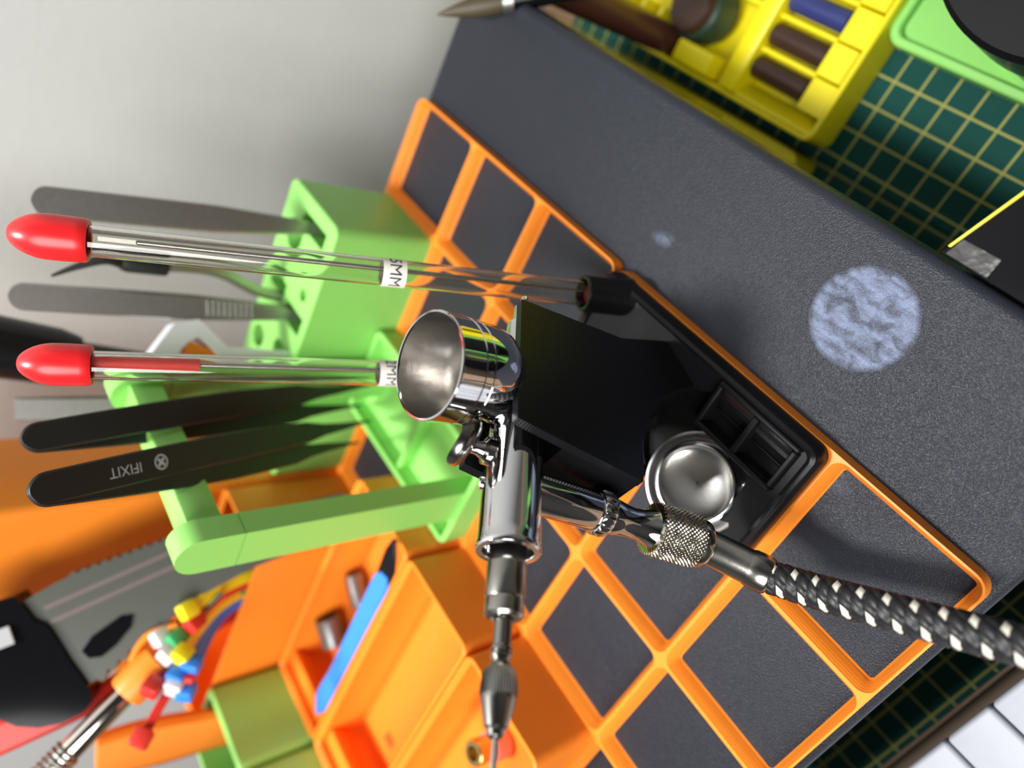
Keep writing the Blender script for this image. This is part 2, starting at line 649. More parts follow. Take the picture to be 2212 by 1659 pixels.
def bin_body(x0, y0, x1, y1, zt, wall=1.6, floor=7.0, lip=True, foot=True, zb=4.8, rad=3.75):
    bm = bmesh.new()
    g = 0.25
    cx, cy = (x0 + x1) / 2, (y0 + y1) / 2
    hx, hy = (x1 - x0) / 2 - g, (y1 - y0) / 2 - g
    ri = max(0.6, rad - wall)
    L = [(rr(cx, cy, hx, hy, rad), zb), (rr(cx, cy, hx, hy, rad), zt - 0.5), (rr(cx, cy, hx - 0.4, hy - 0.4, rad - 0.4), zt)]
    if lip:
        L += [(rr(cx, cy, hx - 1.0, hy - 1.0, rad - 0.9), zt), (rr(cx, cy, hx - 2.4, hy - 2.4, max(rad - 2.2, .8)), zt - 1.6),
              (rr(cx, cy, hx - 2.4, hy - 2.4, max(rad - 2.2, .8)), zt - 3.2), (rr(cx, cy, hx - wall, hy - wall, ri), zt - 4.2)]
    else:
        L += [(rr(cx, cy, hx - wall + 0.3, hy - wall + 0.3, ri), zt), (rr(cx, cy, hx - wall, hy - wall, ri), zt - 0.4)]
    L += [(rr(cx, cy, hx - wall, hy - wall, ri), floor + 2.0), (rr(cx, cy, hx - wall - 0.7, hy - wall - 0.7, max(ri - .5, .4)), floor + 0.6),
          (rr(cx, cy, hx - wall - 2.2, hy - wall - 2.2, max(ri - .6, .3)), floor)]
    add_loops(bm, L)
    if foot:
        feet(bm, x0, y0, x1, y1)
    return bm


def orange_bin(x0, y0, x1, y1, zt, label, scoop=True, ledge=None, **k):
    t = thing('storage_bin', label, 'bin', ((x0 + x1) / 2, (y0 + y1) / 2, 0.1))
    finish('body', bin_body(x0, y0, x1, y1, zt, **k), ORANGE, t)
    if scoop:                                           # curved scoop ramp along the +Y end
        bm = bmesh.new()
        pr = [(y0 + 2.0, 7.1)]
        for q in range(7):
            a = math.radians(90 * q / 6)
            pr.append((y0 + 2 + 9 - 9 * math.sin(a), 7.1 + 9 - 9 * math.cos(a)))
        pr = pr[1:] + [(y0 + 2.0, 7.1)]
        add_prism(bm, pr[::-1], (1, 0, 0), x0 + 2.1, x1 - 2.1, ex=(0, 1, 0), ey=(0, 0, 1))
        finish('scoop', bm, ORANGE, t)
    if ledge:
        bm = bmesh.new()
        add_prism(bm, [(y1 - ledge, zt - 5), (y1 - 2, zt - 5), (y1 - 2, zt - 5 - ledge), (y1 - ledge, zt - 6.2)], (1, 0, 0),
                  x0 + 2.0, x1 - 2.0, ex=(0, 1, 0), ey=(0, 0, 1))
        finish('label_ledge', bm, ORANGE, t)
    return t


binA = orange_bin(42, 126, 84, 252, 30, 'near orange bin, empty, with a small square hole in its floor', ledge=11)
binB = orange_bin(84, 126, 126, 252, 30, 'empty orange bin between the near bin and the bin with the blue pick', ledge=11)
finish('hole_shade_patch', box(103.2, 230, 7.0, 109.2, 236, 7.05), ORANGE, binB).data.materials[0] = mat('hole_shade', (0.62, 0.11, 0.01, 1), 0.6)  # flat darker patch painting the shade of a small floor hole
binC = orange_bin(126, 126, 168, 252, 30, 'orange bin holding two steel sockets and a blue pick', scoop=False, ledge=11)
binD = orange_bin(168, 168, 210, 294, 60, 'deep orange bin crammed with cable ties and the grey knife', scoop=False, wall=1.8)
binE = orange_bin(210, 168, 252, 294, 190, 'very tall plain orange box at the back by the wall', scoop=False, wall=1.8)


# ------------------------------------------------------------------ green parts
def hole_box(x0, y0, x1, y1, zt, holes, slots, label, step=None):
    t = thing('tool_holder', label, 'tool holder', ((x0 + x1) / 2, (y0 + y1) / 2, 0.1))
    bm = bmesh.new()
    cx, cy = (x0 + x1) / 2, (y0 + y1) / 2
    hx, hy = (x1 - x0) / 2 - .25, (y1 - y0) / 2 - .25
    add_loops(bm, [(rr(cx, cy, hx, hy, 3.75), 4.8), (rr(cx, cy, hx, hy, 3.75), zt - 0.6), (rr(cx, cy, hx - .6, hy - .6, 3.2), zt)])
    feet(bm, x0, y0, x1, y1)
    body = finish('body', bm, GREEN, t)
    cut = []
    for (hx_, hy_, r, d) in holes:
        cut.append(finish('cut', lathe([(r, zt - d), (r, zt + 5)], (hx_, hy_, 0), (0, 0, 1), n=28), GREEN))
    for (a0, b0, a1, b1, d) in slots:
        cut.append(finish('cut', box(a0, b0, zt - d, a1, b1, zt + 5), GREEN))
    boolean(body, cut)
    return t


hole_box(210, 42, 252, 126, 47,
         [(238, 60, 6.5, 34), (219, 76, 2.6, 20), (224, 106, 4.5, 30), (242, 112, 5, 30)],
         [(216, 48, 236, 54.5, 36), (213.5, 84, 229, 92, 36), (232, 80, 246, 86, 30)],
         'tall green tool holder nearest the wall, with silver tweezers in its slots')
hole_box(210, 126, 252, 168, 38, [(240, 142, 9, 28)], [(213, 131, 232, 138, 30)],
         'lower green tool holder behind the black tweezers, holding the third silver tweezers')
bxh = hole_box(126, 252, 168, 294, 62, [], [(129.5, 255.5, 164.5, 290.5, 52)], 'olive-lit green box beyond the bins, holding an orange handle')
bxj = hole_box(84, 252, 126, 294, 62, [], [(87, 255, 123, 291, 52)], 'leftmost green box beyond the bins, next to the orange handle')

rack = thing('tweezer_rack', 'green open tray with two posts and a crossbar propping black tweezers', 'rack', (168, 105, 0.1))
bm = bin_body(126, 84, 210, 126, 15, wall=2.4, floor=7, lip=False)
finish('tray', bm, GREEN, rack)
finish('partition', box(166, 86.5, 7, 168.4, 123.5, 13, bevel=0.5), GREEN, rack)


def post(x0, x1, y0, y1, zt):
    bm = bmesh.new()
    r = (y1 - y0) / 2
    cyy = (y0 + y1) / 2
    pl = [(y0, 7.2), (y1, 7.2), (y1, 95.8), (y0, 95.8)]
    add_prism(bm, pl, (1, 0, 0), x0, x1, ex=(0, 1, 0), ey=(0, 0, 1))
    add_box(bm, x0 + 0.6, y0 + 0.6, 95, x1 - 0.6, y1 - 0.6, 97)
    pl = [(y0, 96.1), (y1, 96.1)] + [(cyy + r * math.cos(math.radians(a)), zt - r + r * math.sin(math.radians(a))) for a in range(0, 181, 15)]
    add_prism(bm, pl, (1, 0, 0), x0, x1, ex=(0, 1, 0), ey=(0, 0, 1))
    bevel_sharp(bm, 0.5, 2, 50)
    return bm


finish('post', post(128.4, 136.5, 99.2, 113.2, 114.5), GREEN, rack)
finish('post', post(199.5, 207.6, 99.2, 113.2, 114.5), GREEN, rack)
bm = bmesh.new()
add_box(bm, 135.6, 101.5, 99, 200.3, 111.5, 109.5, bevel=0.9)
finish('crossbar', bm, GREEN, rack)


# ------------------------------------------------------------------ airbrush stand
hold = thing('airbrush_stand', 'glossy black airbrush stand with hopper pockets, clipped into the near orange grid', 'airbrush stand', (85, 21, 0.1))
bm = bmesh.new()
X0, X1, Y0, Y1 = 42.25, 125.75, 0.25, 41.75
cx, cy, hx, hy = 84, 21, 41.75, 20.75
L = [(rr(cx, cy, hx, hy, 3.75, 8), 4.8), (rr(cx, cy, hx, hy, 3.75, 8), 8.6), (rr(cx, cy, hx - .6, hy - .6, 3.4, 8), 10.4),
     (rr(cx, cy, hx - 1.6, hy - 1.6, 2.6, 8), 11.0), (rr(cx, cy, hx - 2.6, hy - 2.6, 2.0, 8), 10.2), (rr(cx, cy, hx - 2.9, hy - 2.9, 2.0, 8), 9.2)]
add_loops(bm, L)
feet(bm, 42, 0, 126, 42)
base = finish('base', bm, BLACKP, hold)
cut = []
for xa, xb in ((49.2, 59.6), (62.0, 72.4)):          # two little hoppers with one sloping side
    bmc = bmesh.new()
    add_prism(bmc, [(4.6, 12), (15.8, 12), (15.8, 5.4), (12.6, 5.4)], (1, 0, 0), xa, xb, ex=(0, 1, 0), ey=(0, 0, 1))
    cut.append(finish('cut', bmc, BLACKP))
cut.append(finish('cut', lathe([(17.0, 6.4), (17.0, 12)], (70.0, 24.5, 0), (0, 0, 1), n=64), BLACKP))
# keep the hopper block solid: well only cuts beyond the hopper frame
boolean(base, cut)
bm = bmesh.new()
for b in ((47.2, 2.9, 74.4, 4.3), (47.2, 16.0, 74.4, 17.4), (47.2, 4.3, 48.8, 16.0), (72.8, 4.3, 74.4, 16.0), (59.9, 4.3, 61.7, 16.0)):
    add_box(bm, b[0], b[1], 6.5, b[2], b[3], 11.2, bevel=0.4, seg=1)
finish('hopper_frame', bm, BLACKP, hold)
bm = bmesh.new()
for xa in (49.0, 61.8):
    add_box(bm, xa, 10.8, 7.0, xa + 10.6, 11.4, 7.6, bevel=0.15, seg=1)
    add_prism(bm, [(4.4, 10.6), (12.0, 6.4), (12.0, 5.9), (4.4, 5.9)], (1, 0, 0), xa, xa + 10.7, ex=(0, 1, 0), ey=(0, 0, 1))
finish('hopper_ramp', bm, BLACKP, hold)

# slanted U-cradle
pn = Vector((-0.289, -0.957, 0)).normalized()          # towards the viewer
pd = Vector((-0.957, 0.289, 0)).normalized()           # along the airbrush, towards its tail
pR = Vector((107.1, 2.1, 0))
bm = bmesh.new()
low = [(42.4, 44.4), (38.5, 40.0), (34.5, 34.0), (31, 27), (28.5, 19), (27.5, 9.0), (12.5, 9.0), (11.5, 29.1)]
front = [(0.0, 59.1), (32.2, 78.8), (51.3, 51.0), (49.4, 49.2)] + low
add_prism(bm, front, -pn, 0, 2.2, origin=pR, ex=pd, ey=(0, 0, 1))
rear = [(0.0, 60.6), (31.5, 79.0), (51.3, 51.0), (49.4, 49.2)] + low
add_prism(bm, rear, -pn, 20.5, 23.0, origin=pR, ex=pd, ey=(0, 0, 1))
mid = [(5.0, 47.2), (38.6, 65.6), (51.1, 50.9), (49.4, 49.4)] + low
add_prism(bm, mid, -pn, 2.2, 20.5, origin=pR, ex=pd, ey=(0, 0, 1))
bevel_sharp(bm, 0.5, 2, 35)
finish('cradle', bm, BLACKP, hold)

td1 = Vector((0.34764, 0.17275, 0.92158))
t01 = Vector((116.3, 5.2, 8.4))
td2 = Vector((0.31004, 0.17873, 0.93377))
t02 = Vector((116.0, 36.0, 8.4))
for o_, d_ in ((t01, td1), (t02, td2)):
    finish('needle_socket', lathe([(5.9, -2), (5.6, 0.5), (5.4, 13), (5.1, 13.4), (4.3, 13.4), (4.1, 13), (4.1, 3), (0, 3)], o_, d_, n=40), BLACKP, hold)


# ------------------------------------------------------------------ needle tubes
def needle_tube(o0, d, Lcap0, Lcap1, lab0, label, text, ang, needle_end, sleeve):
    t = thing('needle_tube', label, 'needle tube', o0 + d * 4, 'needle tubes on the airbrush stand')
    Lg = Lcap1 - 4
    finish('tube', lathe([(3.62, 4.2), (3.62, Lg), (3.25, Lg), (3.25, 4.2)], o0, d, n=48, closed=True), GLASS, t, angle=60)
    lab(finish('tip_plug', lathe([(0, 4.3), (3.2, 4.3), (3.2, 11.0), (2.7, 11.6), (0, 11.6)], o0, d, n=32), REDD, t), 'dark red plug inside the bottom end')
    R = 4.95
    ln = Lcap1 - Lcap0
    R += 0.25
    pf = [(3.68, Lcap0 + 3), (3.68, Lcap0), (R - 0.5, Lcap0 - 0.1), (R - 0.15, Lcap0 + 0.5)]
    pf += [(R * q, Lcap0 + ln * h) for q, h in ((0.985, 0.15), (1, 0.3), (1, 0.45), (0.99, 0.55), (0.95, 0.64), (0.88, 0.72), (0.79, 0.79),
                                               (0.68, 0.855), (0.56, 0.91), (0.43, 0.953), (0.30, 0.982), (0.15, 0.997), (0, 1.0))]
    lab(finish('cap', lathe(pf, o0, d, n=44, cap=False), RED, t, angle=60), 'bright red vinyl cap')
    x, y, a = frame(d)
    off = (x * 0.7 + y * 0.4)
    finish('needle', lathe([(0.12, 11.8), (0.55, 24), (0.62, 30), (0.62, needle_end), (0.3, needle_end + 0.3)], o0 + off, d, n=16), STEEL, t)
    if sleeve:
        lab(finish('needle_sleeve', lathe([(0.66, sleeve), (1.6, sleeve), (1.7, sleeve + 0.4), (1.55, Lcap0 - 4), (1.25, Lcap0 + 2), (0.66, Lcap0 + 2)], o0 + off, d, n=24), REDT, t), 'red rubber sleeve on the needle')
    lb = finish('paper_label', lathe([(3.66, lab0), (3.72, lab0), (3.72, lab0 + 6.2), (3.66, lab0 + 6.2)], o0, d, n=48, closed=True), PAPER, t, angle=60)
    lab(lb, 'white paper band with size printed on it')
    bm = text_mesh(text, 4.5)
    bmesh.ops.subdivide_edges(bm, edges=bm.edges[:], cuts=2)
    for v in bm.verts:                                    # wrap round the tube, letters head down
        th = ang - v.co.x / 3.76
        h = lab0 + 3.1 - v.co.y
        v.co = o0 + d * h + (x * math.cos(th) + y * math.sin(th)) * 3.76
    tx = finish('print', bm, INK, lb, smooth=False)
    tx.matrix_parent_inverse = lb.matrix_world.inverted() @ Matrix.Identity(4)
    return t


def facing(d, at):
    x, y, a = frame(d)
    c = Vector((-1.02, -65.4, 182.2)) - at
    return math.atan2(c.dot(y), c.dot(x))


f1 = facing(td1, t01 + td1 * 69)
f2 = facing(td2, t02 + td2 * 64)
needle_tube(t01, td1, 139.5, 155.5, 66.0, 'red-capped clear needle tube standing at the right of the chrome cup, bare needle inside', '0.5MM', f1 + 0.52, 129.5, 0)
needle_tube(t02, td2, 134.5, 150.3, 57.3, 'red-capped clear needle tube behind the chrome cup, red sleeve on its needle', '0.2MM', f2 + 0.5, 136, 110.0)

# ------------------------------------------------------------------ airbrush
a = Vector((-0.798, 0.372, 0.476)).normalized()        # towards the tail
A = Vector((58.2, 31.2, 84.0))                         # centre of the open rear end
vdn = Vector((-0.480, 0.041, -0.876))
vdn = (vdn - a * vdn.dot(a)).normalized()              # air valve, downwards
upv = -vdn
ab = thing('airbrush', 'chrome gravity-feed airbrush with open paint cup, lying in the black stand', 'airbrush', A - a * 30)
body = [(0, -69), (1.0, -68.8), (1.6, -66), (2.6, -65), (2.8, -60), (4.0, -59), (4.4, -52), (5.4, -50), (5.6, -34), (6.3, -26), (6.45, -4), (6.6, -1.6),
        (6.75, -1.2), (6.75, -0.3), (6.5, 0), (5.3, 0), (5.1, -0.4), (5.0, -7), (4.5, -9), (0, -9)]
finish('body', lathe(body, A, a, n=64), CHROME, ab, angle=40)
sp = [(0, -8.9), (2.9, -8.9), (3.5, -7), (3.5, 1.5), (3.9, 2.2), (4.0, 3.0), (4.0, 9.0), (3.75, 9.6), (3.9, 10.2), (3.9, 12.6), (3.4, 13.2), (2.5, 13.3), (2.2, 12.9), (0, 12.9)]
lab(finish('spring_case', lathe(sp, A, a, n=48), NICKELD, ab), 'grey brushed spring case behind the body')
ch = [(0, 12.8), (1.75, 12.8), (1.75, 18.3), (2.05, 18.6), (2.05, 19.2), (1.8, 19.4), (2.05, 19.7), (2.05, 20.3), (1.7, 20.8), (1.7, 21.4), (2.2, 21.8), (3.0, 23.4), (3.25, 25.2),
      (3.3, 27.2), (3.25, 27.8), (2.2, 32.2), (1.75, 32.5), (1.5, 33.6), (0.8, 34.2), (0, 34.2)]
ck = finish('needle_chuck', lathe(ch, A, a, n=48), GUNMETAL, ab)
lab(ck, 'dark metal needle chuck with knurled band')
bm = bmesh.new()
x, y, _ = frame(a)
for k in range(40):
    th = 2 * PI * k / 40
    rd = x * math.cos(th) + y * math.sin(th)
    p = [A + a * h + rd * r for h, r in ((22.2, 2.35), (23.4, 3.05), (25.2, 3.3), (27.0, 3.35))]
    add_tube(bm, p, 0.14, n=5)
kn = finish('knurling', bm, GUNMETAL, ck)
kn['kind'] = 'stuff'
finish('needle', lathe([(0.55, 33), (0.55, 41.2), (0.2, 41.6)], A, a, n=16), STEEL, ab)
lab(finish('end_button', lathe([(0, 39.6), (1.7, 39.6), (1.9, 40), (1.9, 43), (0, 43)], A, a, n=24), NICKEL, ab), 'small round button on the needle end')

# paint cup
cu = Vector((0.117, -0.126, 0.985)).normalized()
root = A - a * 42.4
cupo = [(0, -3.0), (3.6, -3.0), (4.2, 0), (4.4, 2.0), (5.1, 4.0), (6.9, 5.7), (9.4, 7.2), (11.0, 9.6), (11.6, 12.6), (11.7, 17.6), (11.55, 17.75), (11.55, 18.05), (11.75, 18.2),
        (11.78, 20.0), (11.6, 20.15), (11.6, 20.45), (11.8, 20.6), (11.85, 25.6), (11.9, 26.3), (11.75, 26.6), (11.35, 26.6), (11.2, 26.2)]
cup = finish('paint_cup', lathe(cupo, root, cu, n=96, cap=False), CHROME, ab, angle=30)
cupi = [(11.2, 26.2), (11.1, 24), (11.0, 14), (10.4, 10.5), (8.2, 8.2), (4.5, 6.6), (1.6, 6.0), (1.4, 3.0), (0, 3.0)]
lab(finish('cup_interior', lathe(cupi, root, cu, n=72, cap=False), CUPIN, cup, angle=50), 'dull satin inside of the paint cup')

# trigger
Tb = A - a * 21.5
tr = finish('trigger', lathe([(0, 4.5), (3.1, 5.0), (3.1, 7.2), (2.0, 7.8), (1.5, 9.0), (1.5, 10.4), (1.9, 10.6), (0, 10.6)], Tb, upv, n=28), CHROME, ab)
tax = Vector((0.83, -0.03, 0.56)).normalized()
lab(finish('trigger_pad', lathe([(0, 0), (2.4, 0.1), (4.4, 0.6), (5.5, 1.4), (5.85, 2.4), (5.7, 3.4), (5.2, 3.7), (4.2, 3.4), (0, 2.9)], Tb + upv * 10.4 - tax * 0.8, tax, n=40), GUNMETAL, tr), 'round dished finger pad of the trigger')
lab(finish('trigger_screw', lathe([(0, 5.6), (1.5, 5.6), (1.5, 6.9), (1.2, 7.2), (0, 7.2)], A - a * 14.5, (upv + Vector((0.2, 0.3, 0))).normalized(), n=20), CHROME, ab), 'small screw behind the trigger')

# air valve
V0 = A - a * 15.0
vp = [(0, 4.5), (4.5, 4.6), (4.5, 20.5), (4.3, 21.0), (0, 21.0)]
vv = finish('air_valve', lathe(vp, V0, vdn, n=48), CHROME, ab)
bm = bmesh.new()
x, y, _ = frame(vdn)
nk = 80
lp = [[bm.verts.new(V0 + vdn * h + (x * math.cos(2 * PI * k / nk) + y * math.sin(2 * PI * k / nk)) * (r + (dd if k % 4 in (0, 1) else 0)))
       for k in range(nk)] for h, r, dd in ((20.6, 4.5, 0), (20.8, 4.85, 0.1), (21.2, 4.9, .32), (23.4, 4.9, .32), (23.8, 4.85, 0.1), (24.0, 4.4, 0))]
for P_, Q_ in zip(lp, lp[1:]):
    for k in range(nk):
        bm.faces.new((P_[k], P_[(k + 1) % nk], Q_[(k + 1) % nk], Q_[k]))
bm.faces.new(lp[0]); bm.faces.new(lp[-1])
lab(finish('knurled_ring', bm, CHROME, vv), 'narrow ribbed ring on the air valve')
finish('valve_neck', lathe([(0, 23.9), (4.2, 23.9), (4.3, 24.6), (3.9, 27.0), (3.5, 30), (3.6, 32.5), (4.3, 35.5), (4.6, 36), (0, 36)], V0, vdn, n=48), CHROME, vv)

# ------------------------------------------------------------------ hose
hs = thing('air_hose', 'black and white braided air hose screwed to the airbrush valve, running off the near edge', 'hose', V0 + vdn * 40)
N0 = V0 + vdn * 36.0
hd = (vdn + Vector((-0.03, -0.02, 0.0))).normalized()
bm = bmesh.new()
x, y, _ = frame(hd)
nc, nr, Ln = 300, 66, 11.6
rows = []
for j in range(nr + 1):
    h = Ln * j / nr
    row = []
    for k in range(nc):
        th = 2 * PI * k / nc
        u = 38 * th / (2 * PI)
        vq = h / 1.1
        tri = lambda q: abs((q % 1) - 0.5) * 2
        g = min(tri(u + vq), tri(u - vq))
        r = 6.0 + 0.38 * min(g * 1.3, 1) - (0.6 if j in (0, nr) else 0)
        row.append(bm.verts.new(N0 + hd * h + (x * math.cos(th) + y * math.sin(th)) * r))
    rows.append(row)
for P_, Q_ in zip(rows, rows[1:]):
    for k in range(nc):
        bm.faces.new((P_[k], P_[(k + 1) % nc], Q_[(k + 1) % nc], Q_[k]))
bm.faces.new(rows[0]); bm.faces.new(rows[-1])
lab(finish('knurled_nut', bm, NICKEL, hs, angle=20), 'nickel coupling nut with diamond knurling')
N1 = N0 + hd * Ln
lab(finish('collar', lathe([(0, -0.1), (5.0, -0.1), (5.6, 0.4), (5.8, 1.4), (5.6, 2.4), (4.9, 3.0), (4.4, 3.2), (0, 3.2)], N1, hd, n=48), NICKEL, hs), 'rounded nickel collar')
fd = Vector((-0.90, -0.206, -0.385)).normalized()
F0 = N1 + hd * 2.9
lab(finish('ferrule', lathe([(0, -0.2), (4.15, -0.2), (4.2, 0.4), (4.1, 11), (4.35, 11.6), (4.5, 13.4), (4.45, 15.6), (4.0, 16.4), (3.6, 16.6), (0, 16.6)], F0, fd, n=48), NICKELD, hs), 'tarnished crimped metal ferrule')
H0 = F0 + fd * 16.2
path = smooth_path([H0, Vector((21.2, 18.6, 26.6)), Vector((10.5, 10.2, 28.4)), Vector((-9.1, -4.6, 29.5)), Vector((-27, -19, 32)), Vector((-58, -36, 30)), Vector((-92, -40, 2)),
                    Vector((-118, -34, -58)), Vector((-150, -20, -98.5))], 30)
bm = bmesh.new()
add_tube(bm, path, 3.5, n=20)
finish('hose_core', bm, BLACKTH, hs)
# braid: little pads in a staggered helix, black and white
rb, rw = bmesh.new(), bmesh.new()
dist = [0]
for p_, q_ in zip(path, path[1:]):
    dist.append(dist[-1] + (q_ - p_).length)
xp = None
fr = []
for i, p_ in enumerate(path):
    t_ = (path[min(i + 1, len(path) - 1)] - path[max(i - 1, 0)]).normalized()
    if xp is None:
        xp = frame(t_)[0]
    xp = (xp - t_ * xp.dot(t_)).normalized()
    fr.append((p_, xp.copy(), t_.cross(xp), t_))


def hose_at(s):
    for i in range(len(dist) - 1):
        if dist[i + 1] >= s:
            break
    f_ = (s - dist[i]) / max(1e-6, dist[i + 1] - dist[i])
    p_ = fr[i][0].lerp(fr[i + 1][0], f_)
    return p_, fr[i][1].lerp(fr[i + 1][1], f_).normalized(), fr[i][2].lerp(fr[i + 1][2], f_).normalized(), fr[i][3]


NP, PL = 10, 2.55
nrow = int(min(dist[-1], 140) / PL)
for k in range(nrow):
    for m_ in range(NP):
        th = 2 * PI * (m_ + 0.5 * (k % 2)) / NP + 0.5
        s = k * PL + 1.2
        white = (k % 2 == 0 and m_ % 5 == 0) or (k % 2 == 1 and m_ % 5 == 2)
        b_ = rw if white else rb
        sg = 1 if k % 2 == 0 else -1
        hl, hw = (0.85, 2 * PI / NP * 0.60) if white else (1.45, 2 * PI / NP * 0.50)
        sk = 0.22
        V_ = []
        for (du, dv, dr) in ((-1, -1, 0), (1, -1, 0), (1, 1, 0), (-1, 1, 0), (-.55, -.6, .42), (.55, -.6, .42), (.55, .6, .42), (-.55, .6, .42)):
            ss = max(0.05, s + du * hl)
            p_, ux, uy, _t = hose_at(ss)
            an = th + dv * hw + sk * du
            V_.append(b_.verts.new(p_ + (ux * math.cos(an) + uy * math.sin(an)) * (3.48 + dr * (1.25 if white else 1))))
        for q in ((4, 5, 6, 7), (0, 1, 5, 4), (1, 2, 6, 5), (2, 3, 7, 6), (3, 0, 4, 7)):
            b_.faces.new([V_[z] for z in q])
o = finish('black_braid', rb, BLACKTH, hs, angle=80); o['kind'] = 'stuff'
o = finish('white_braid', rw, WHITETH, hs, angle=80); o['kind'] = 'stuff'
lab(o, 'white flecks woven into the black braid')

# ------------------------------------------------------------------ cup lid in the well
lid = thing('cup_lid', 'shiny metal airbrush cup lid lying upside down in the stand', 'lid', (63.5, 31.0, 7))
la = Vector((-0.17, -0.30, 0.94)).normalized()
l0 = Vector((63.6, 30.6, 9.0))
finish('flange', lathe([(0, -1.6), (7, -1.2), (11.5, -0.2), (13.9, 0.6), (14.3, 1.2), (14.1, 1.8), (13.2, 1.9), (11.2, 1.0), (0, 0.4)], l0, la, n=72), POLISH, lid, angle=50)
finish('skirt', lathe([(11.4, 0.9), (10.9, 3.5), (10.6, 3.8), (10.2, 3.8), (10.0, 3.5), (10.3, 1.0)], l0, la, n=72, closed=True), POLISH, lid, angle=50)
prof = [(10.2, 3.4)] + [(10.1 * math.cos(math.radians(q)), 3.2 - 2.5 * math.sin(math.radians(q))) for q in range(0, 81, 8)] + [(0, 0.7)]
lab(finish('dish', lathe(prof, l0, la, n=72, cap=False), DISH, lid, angle=60), 'satin concave underside with a tiny vent hole')
lab(finish('vent_hole', lathe([(0, 0.6), (0.5, 0.6), (0.5, 0.78), (0, 0.78)], l0, la, n=16), INK, lid), 'tiny dark vent hole')


# ------------------------------------------------------------------ tweezers
def tweezers(tip1, tip2, top, wide, material, label, group=None, thick=1.3, wdir=None, square=False, prof=None):
    t = thing('tweezers', label, 'tweezers', tip1, group)
    top = Vector(top)
    for tip in (tip1, tip2):
        tip = Vector(tip)
        dv = tip - top
        side = (Vector(tip1) - Vector(tip2)).normalized() * (1 if tip == Vector(tip1) else -1)
        us = [0, .002, .005, .009, .014, .02, .027, .035, .045] + [0.06 + 0.94 * q / 26 for q in range(27)]
        path, wid = [], []
        for u in us:
            bow = side * (2.2 * math.sin(PI * min(1, u * 1.15)) if u < 0.87 else 2.2 * math.sin(PI * min(1, u * 1.15)))
            path.append(top + dv * u + bow * 0.7)
            if prof:
                wv = prof(u)
            else:
                wv = wide * (1.0 - 0.12 * u) if u < 0.45 else max(0.9, wide * (0.946 - 1.45 * (u - 0.45)))
            if u < 0.035:
                e = u / 0.035
                wv *= (1 if square else math.sqrt(max(0.02, 1 - (1 - e) ** 2)))
            wid.append(wv)
        bm = bmesh.new()
        add_strip(bm, path, wid, thick, wdir)
        finish('arm', bm, material, t, angle=40)
    return t


cf_ = cf
s1 = tweezers((226.5, 50.5, 15), (229.5, 52.5, 15), (238, 58.6, 134.2), 9.6, STEEL, 'silver flat tweezers at the back right of the green holder, round top', 'silver tweezers in the green holders',
              wdir=Vector((0.6, -0.8, 0)))
s2 = tweezers((220, 87, 15), (224, 88.5, 15), (235.5, 92.2, 138.2), 9.0, STEEL, 'silver tweezers with ridged grip standing between the two red-capped tubes', 'silver tweezers in the green holders',
              wdir=Vector((0.6, -0.8, 0)))
s3 = tweezers((219, 133.5, 12), (222, 135, 12), (236, 141.5, 132.8), 8.4, STEEL, 'square-ended silver tweezers behind the black tweezers', 'silver tweezers in the green holders',
              wdir=Vector((0.6, -0.8, 0)), square=True)
bm = bmesh.new()
gd = (Vector((235.5, 92.2, 138.2)) - Vector((220, 87, 15))).normalized()
for k in range(9):
    c = Vector((220, 87, 15)) + gd * (48 + k * 2.0) + Vector((-1.75, -1.55, 0))
    add_tube(bm, [c - Vector((0.6, -0.8, 0)) * 2.8, c + Vector((0.6, -0.8, 0)) * 2.8], 0.35, n=6)
finish('grip_ridge', bm, STEEL, s2)


def bprof(u):
    if u < 0.5:
        return 8.0 + 1.2 * math.sin(PI * u)
    if u < 0.72:
        return 9.2 - 1.6 * (u - 0.5) / 0.22
    if u < 0.77:
        return 7.6 - 2.8 * (u - 0.72) / 0.05
    return max(0.8, 4.8 - 4.2 * (u - 0.77) / 0.23)


b1 = tweezers((200.1, 106.9, 15.5), (203.8, 121.5, 13), (170, 94.9, 144.4), 9, BLACKM, 'plain matte black tweezers leaning on the green crossbar, right of the marked pair',
              'black tweezers on the green rack', 1.5, cf.cross(Vector((30, 12, -129))).normalized(), prof=bprof)
T2top, T2tip = Vector((140, 84, 148.3)), Vector((190.5, 118.5, 16))
b2 = tweezers(T2tip, (183, 123, 24), T2top, 9, BLACKM, 'matte black tweezers with grey lettering on the upper arm, leaning on the green crossbar',
              'black tweezers on the green rack', 1.5, cf.cross(T2tip - T2top).normalized(), prof=bprof)
# printed lettering on the upper arm
dv = (T2tip - T2top).normalized()
wdv = cf.cross(dv).normalized()
wdv = (wdv - dv * wdv.dot(dv)).normalized()
nrm = dv.cross(wdv)
if nrm.dot(cf) > 0:
    nrm = -nrm
sd = (T2tip - Vector((183, 123, 24))).normalized()


def on_arm(bm, u0, lift=0.80):
    L_ = (T2tip - T2top).length
    for v in bm.verts:
        uu = u0 - v.co.x / L_
        b = sd * 2.2 * math.sin(PI * min(1, uu * 1.15)) * 0.7
        v.co = T2top + dv * (uu * L_) + b + wdv * (v.co.y * (1 if wdv.dot(cd) < 0 else -1)) * -1 + nrm * lift
    return bm


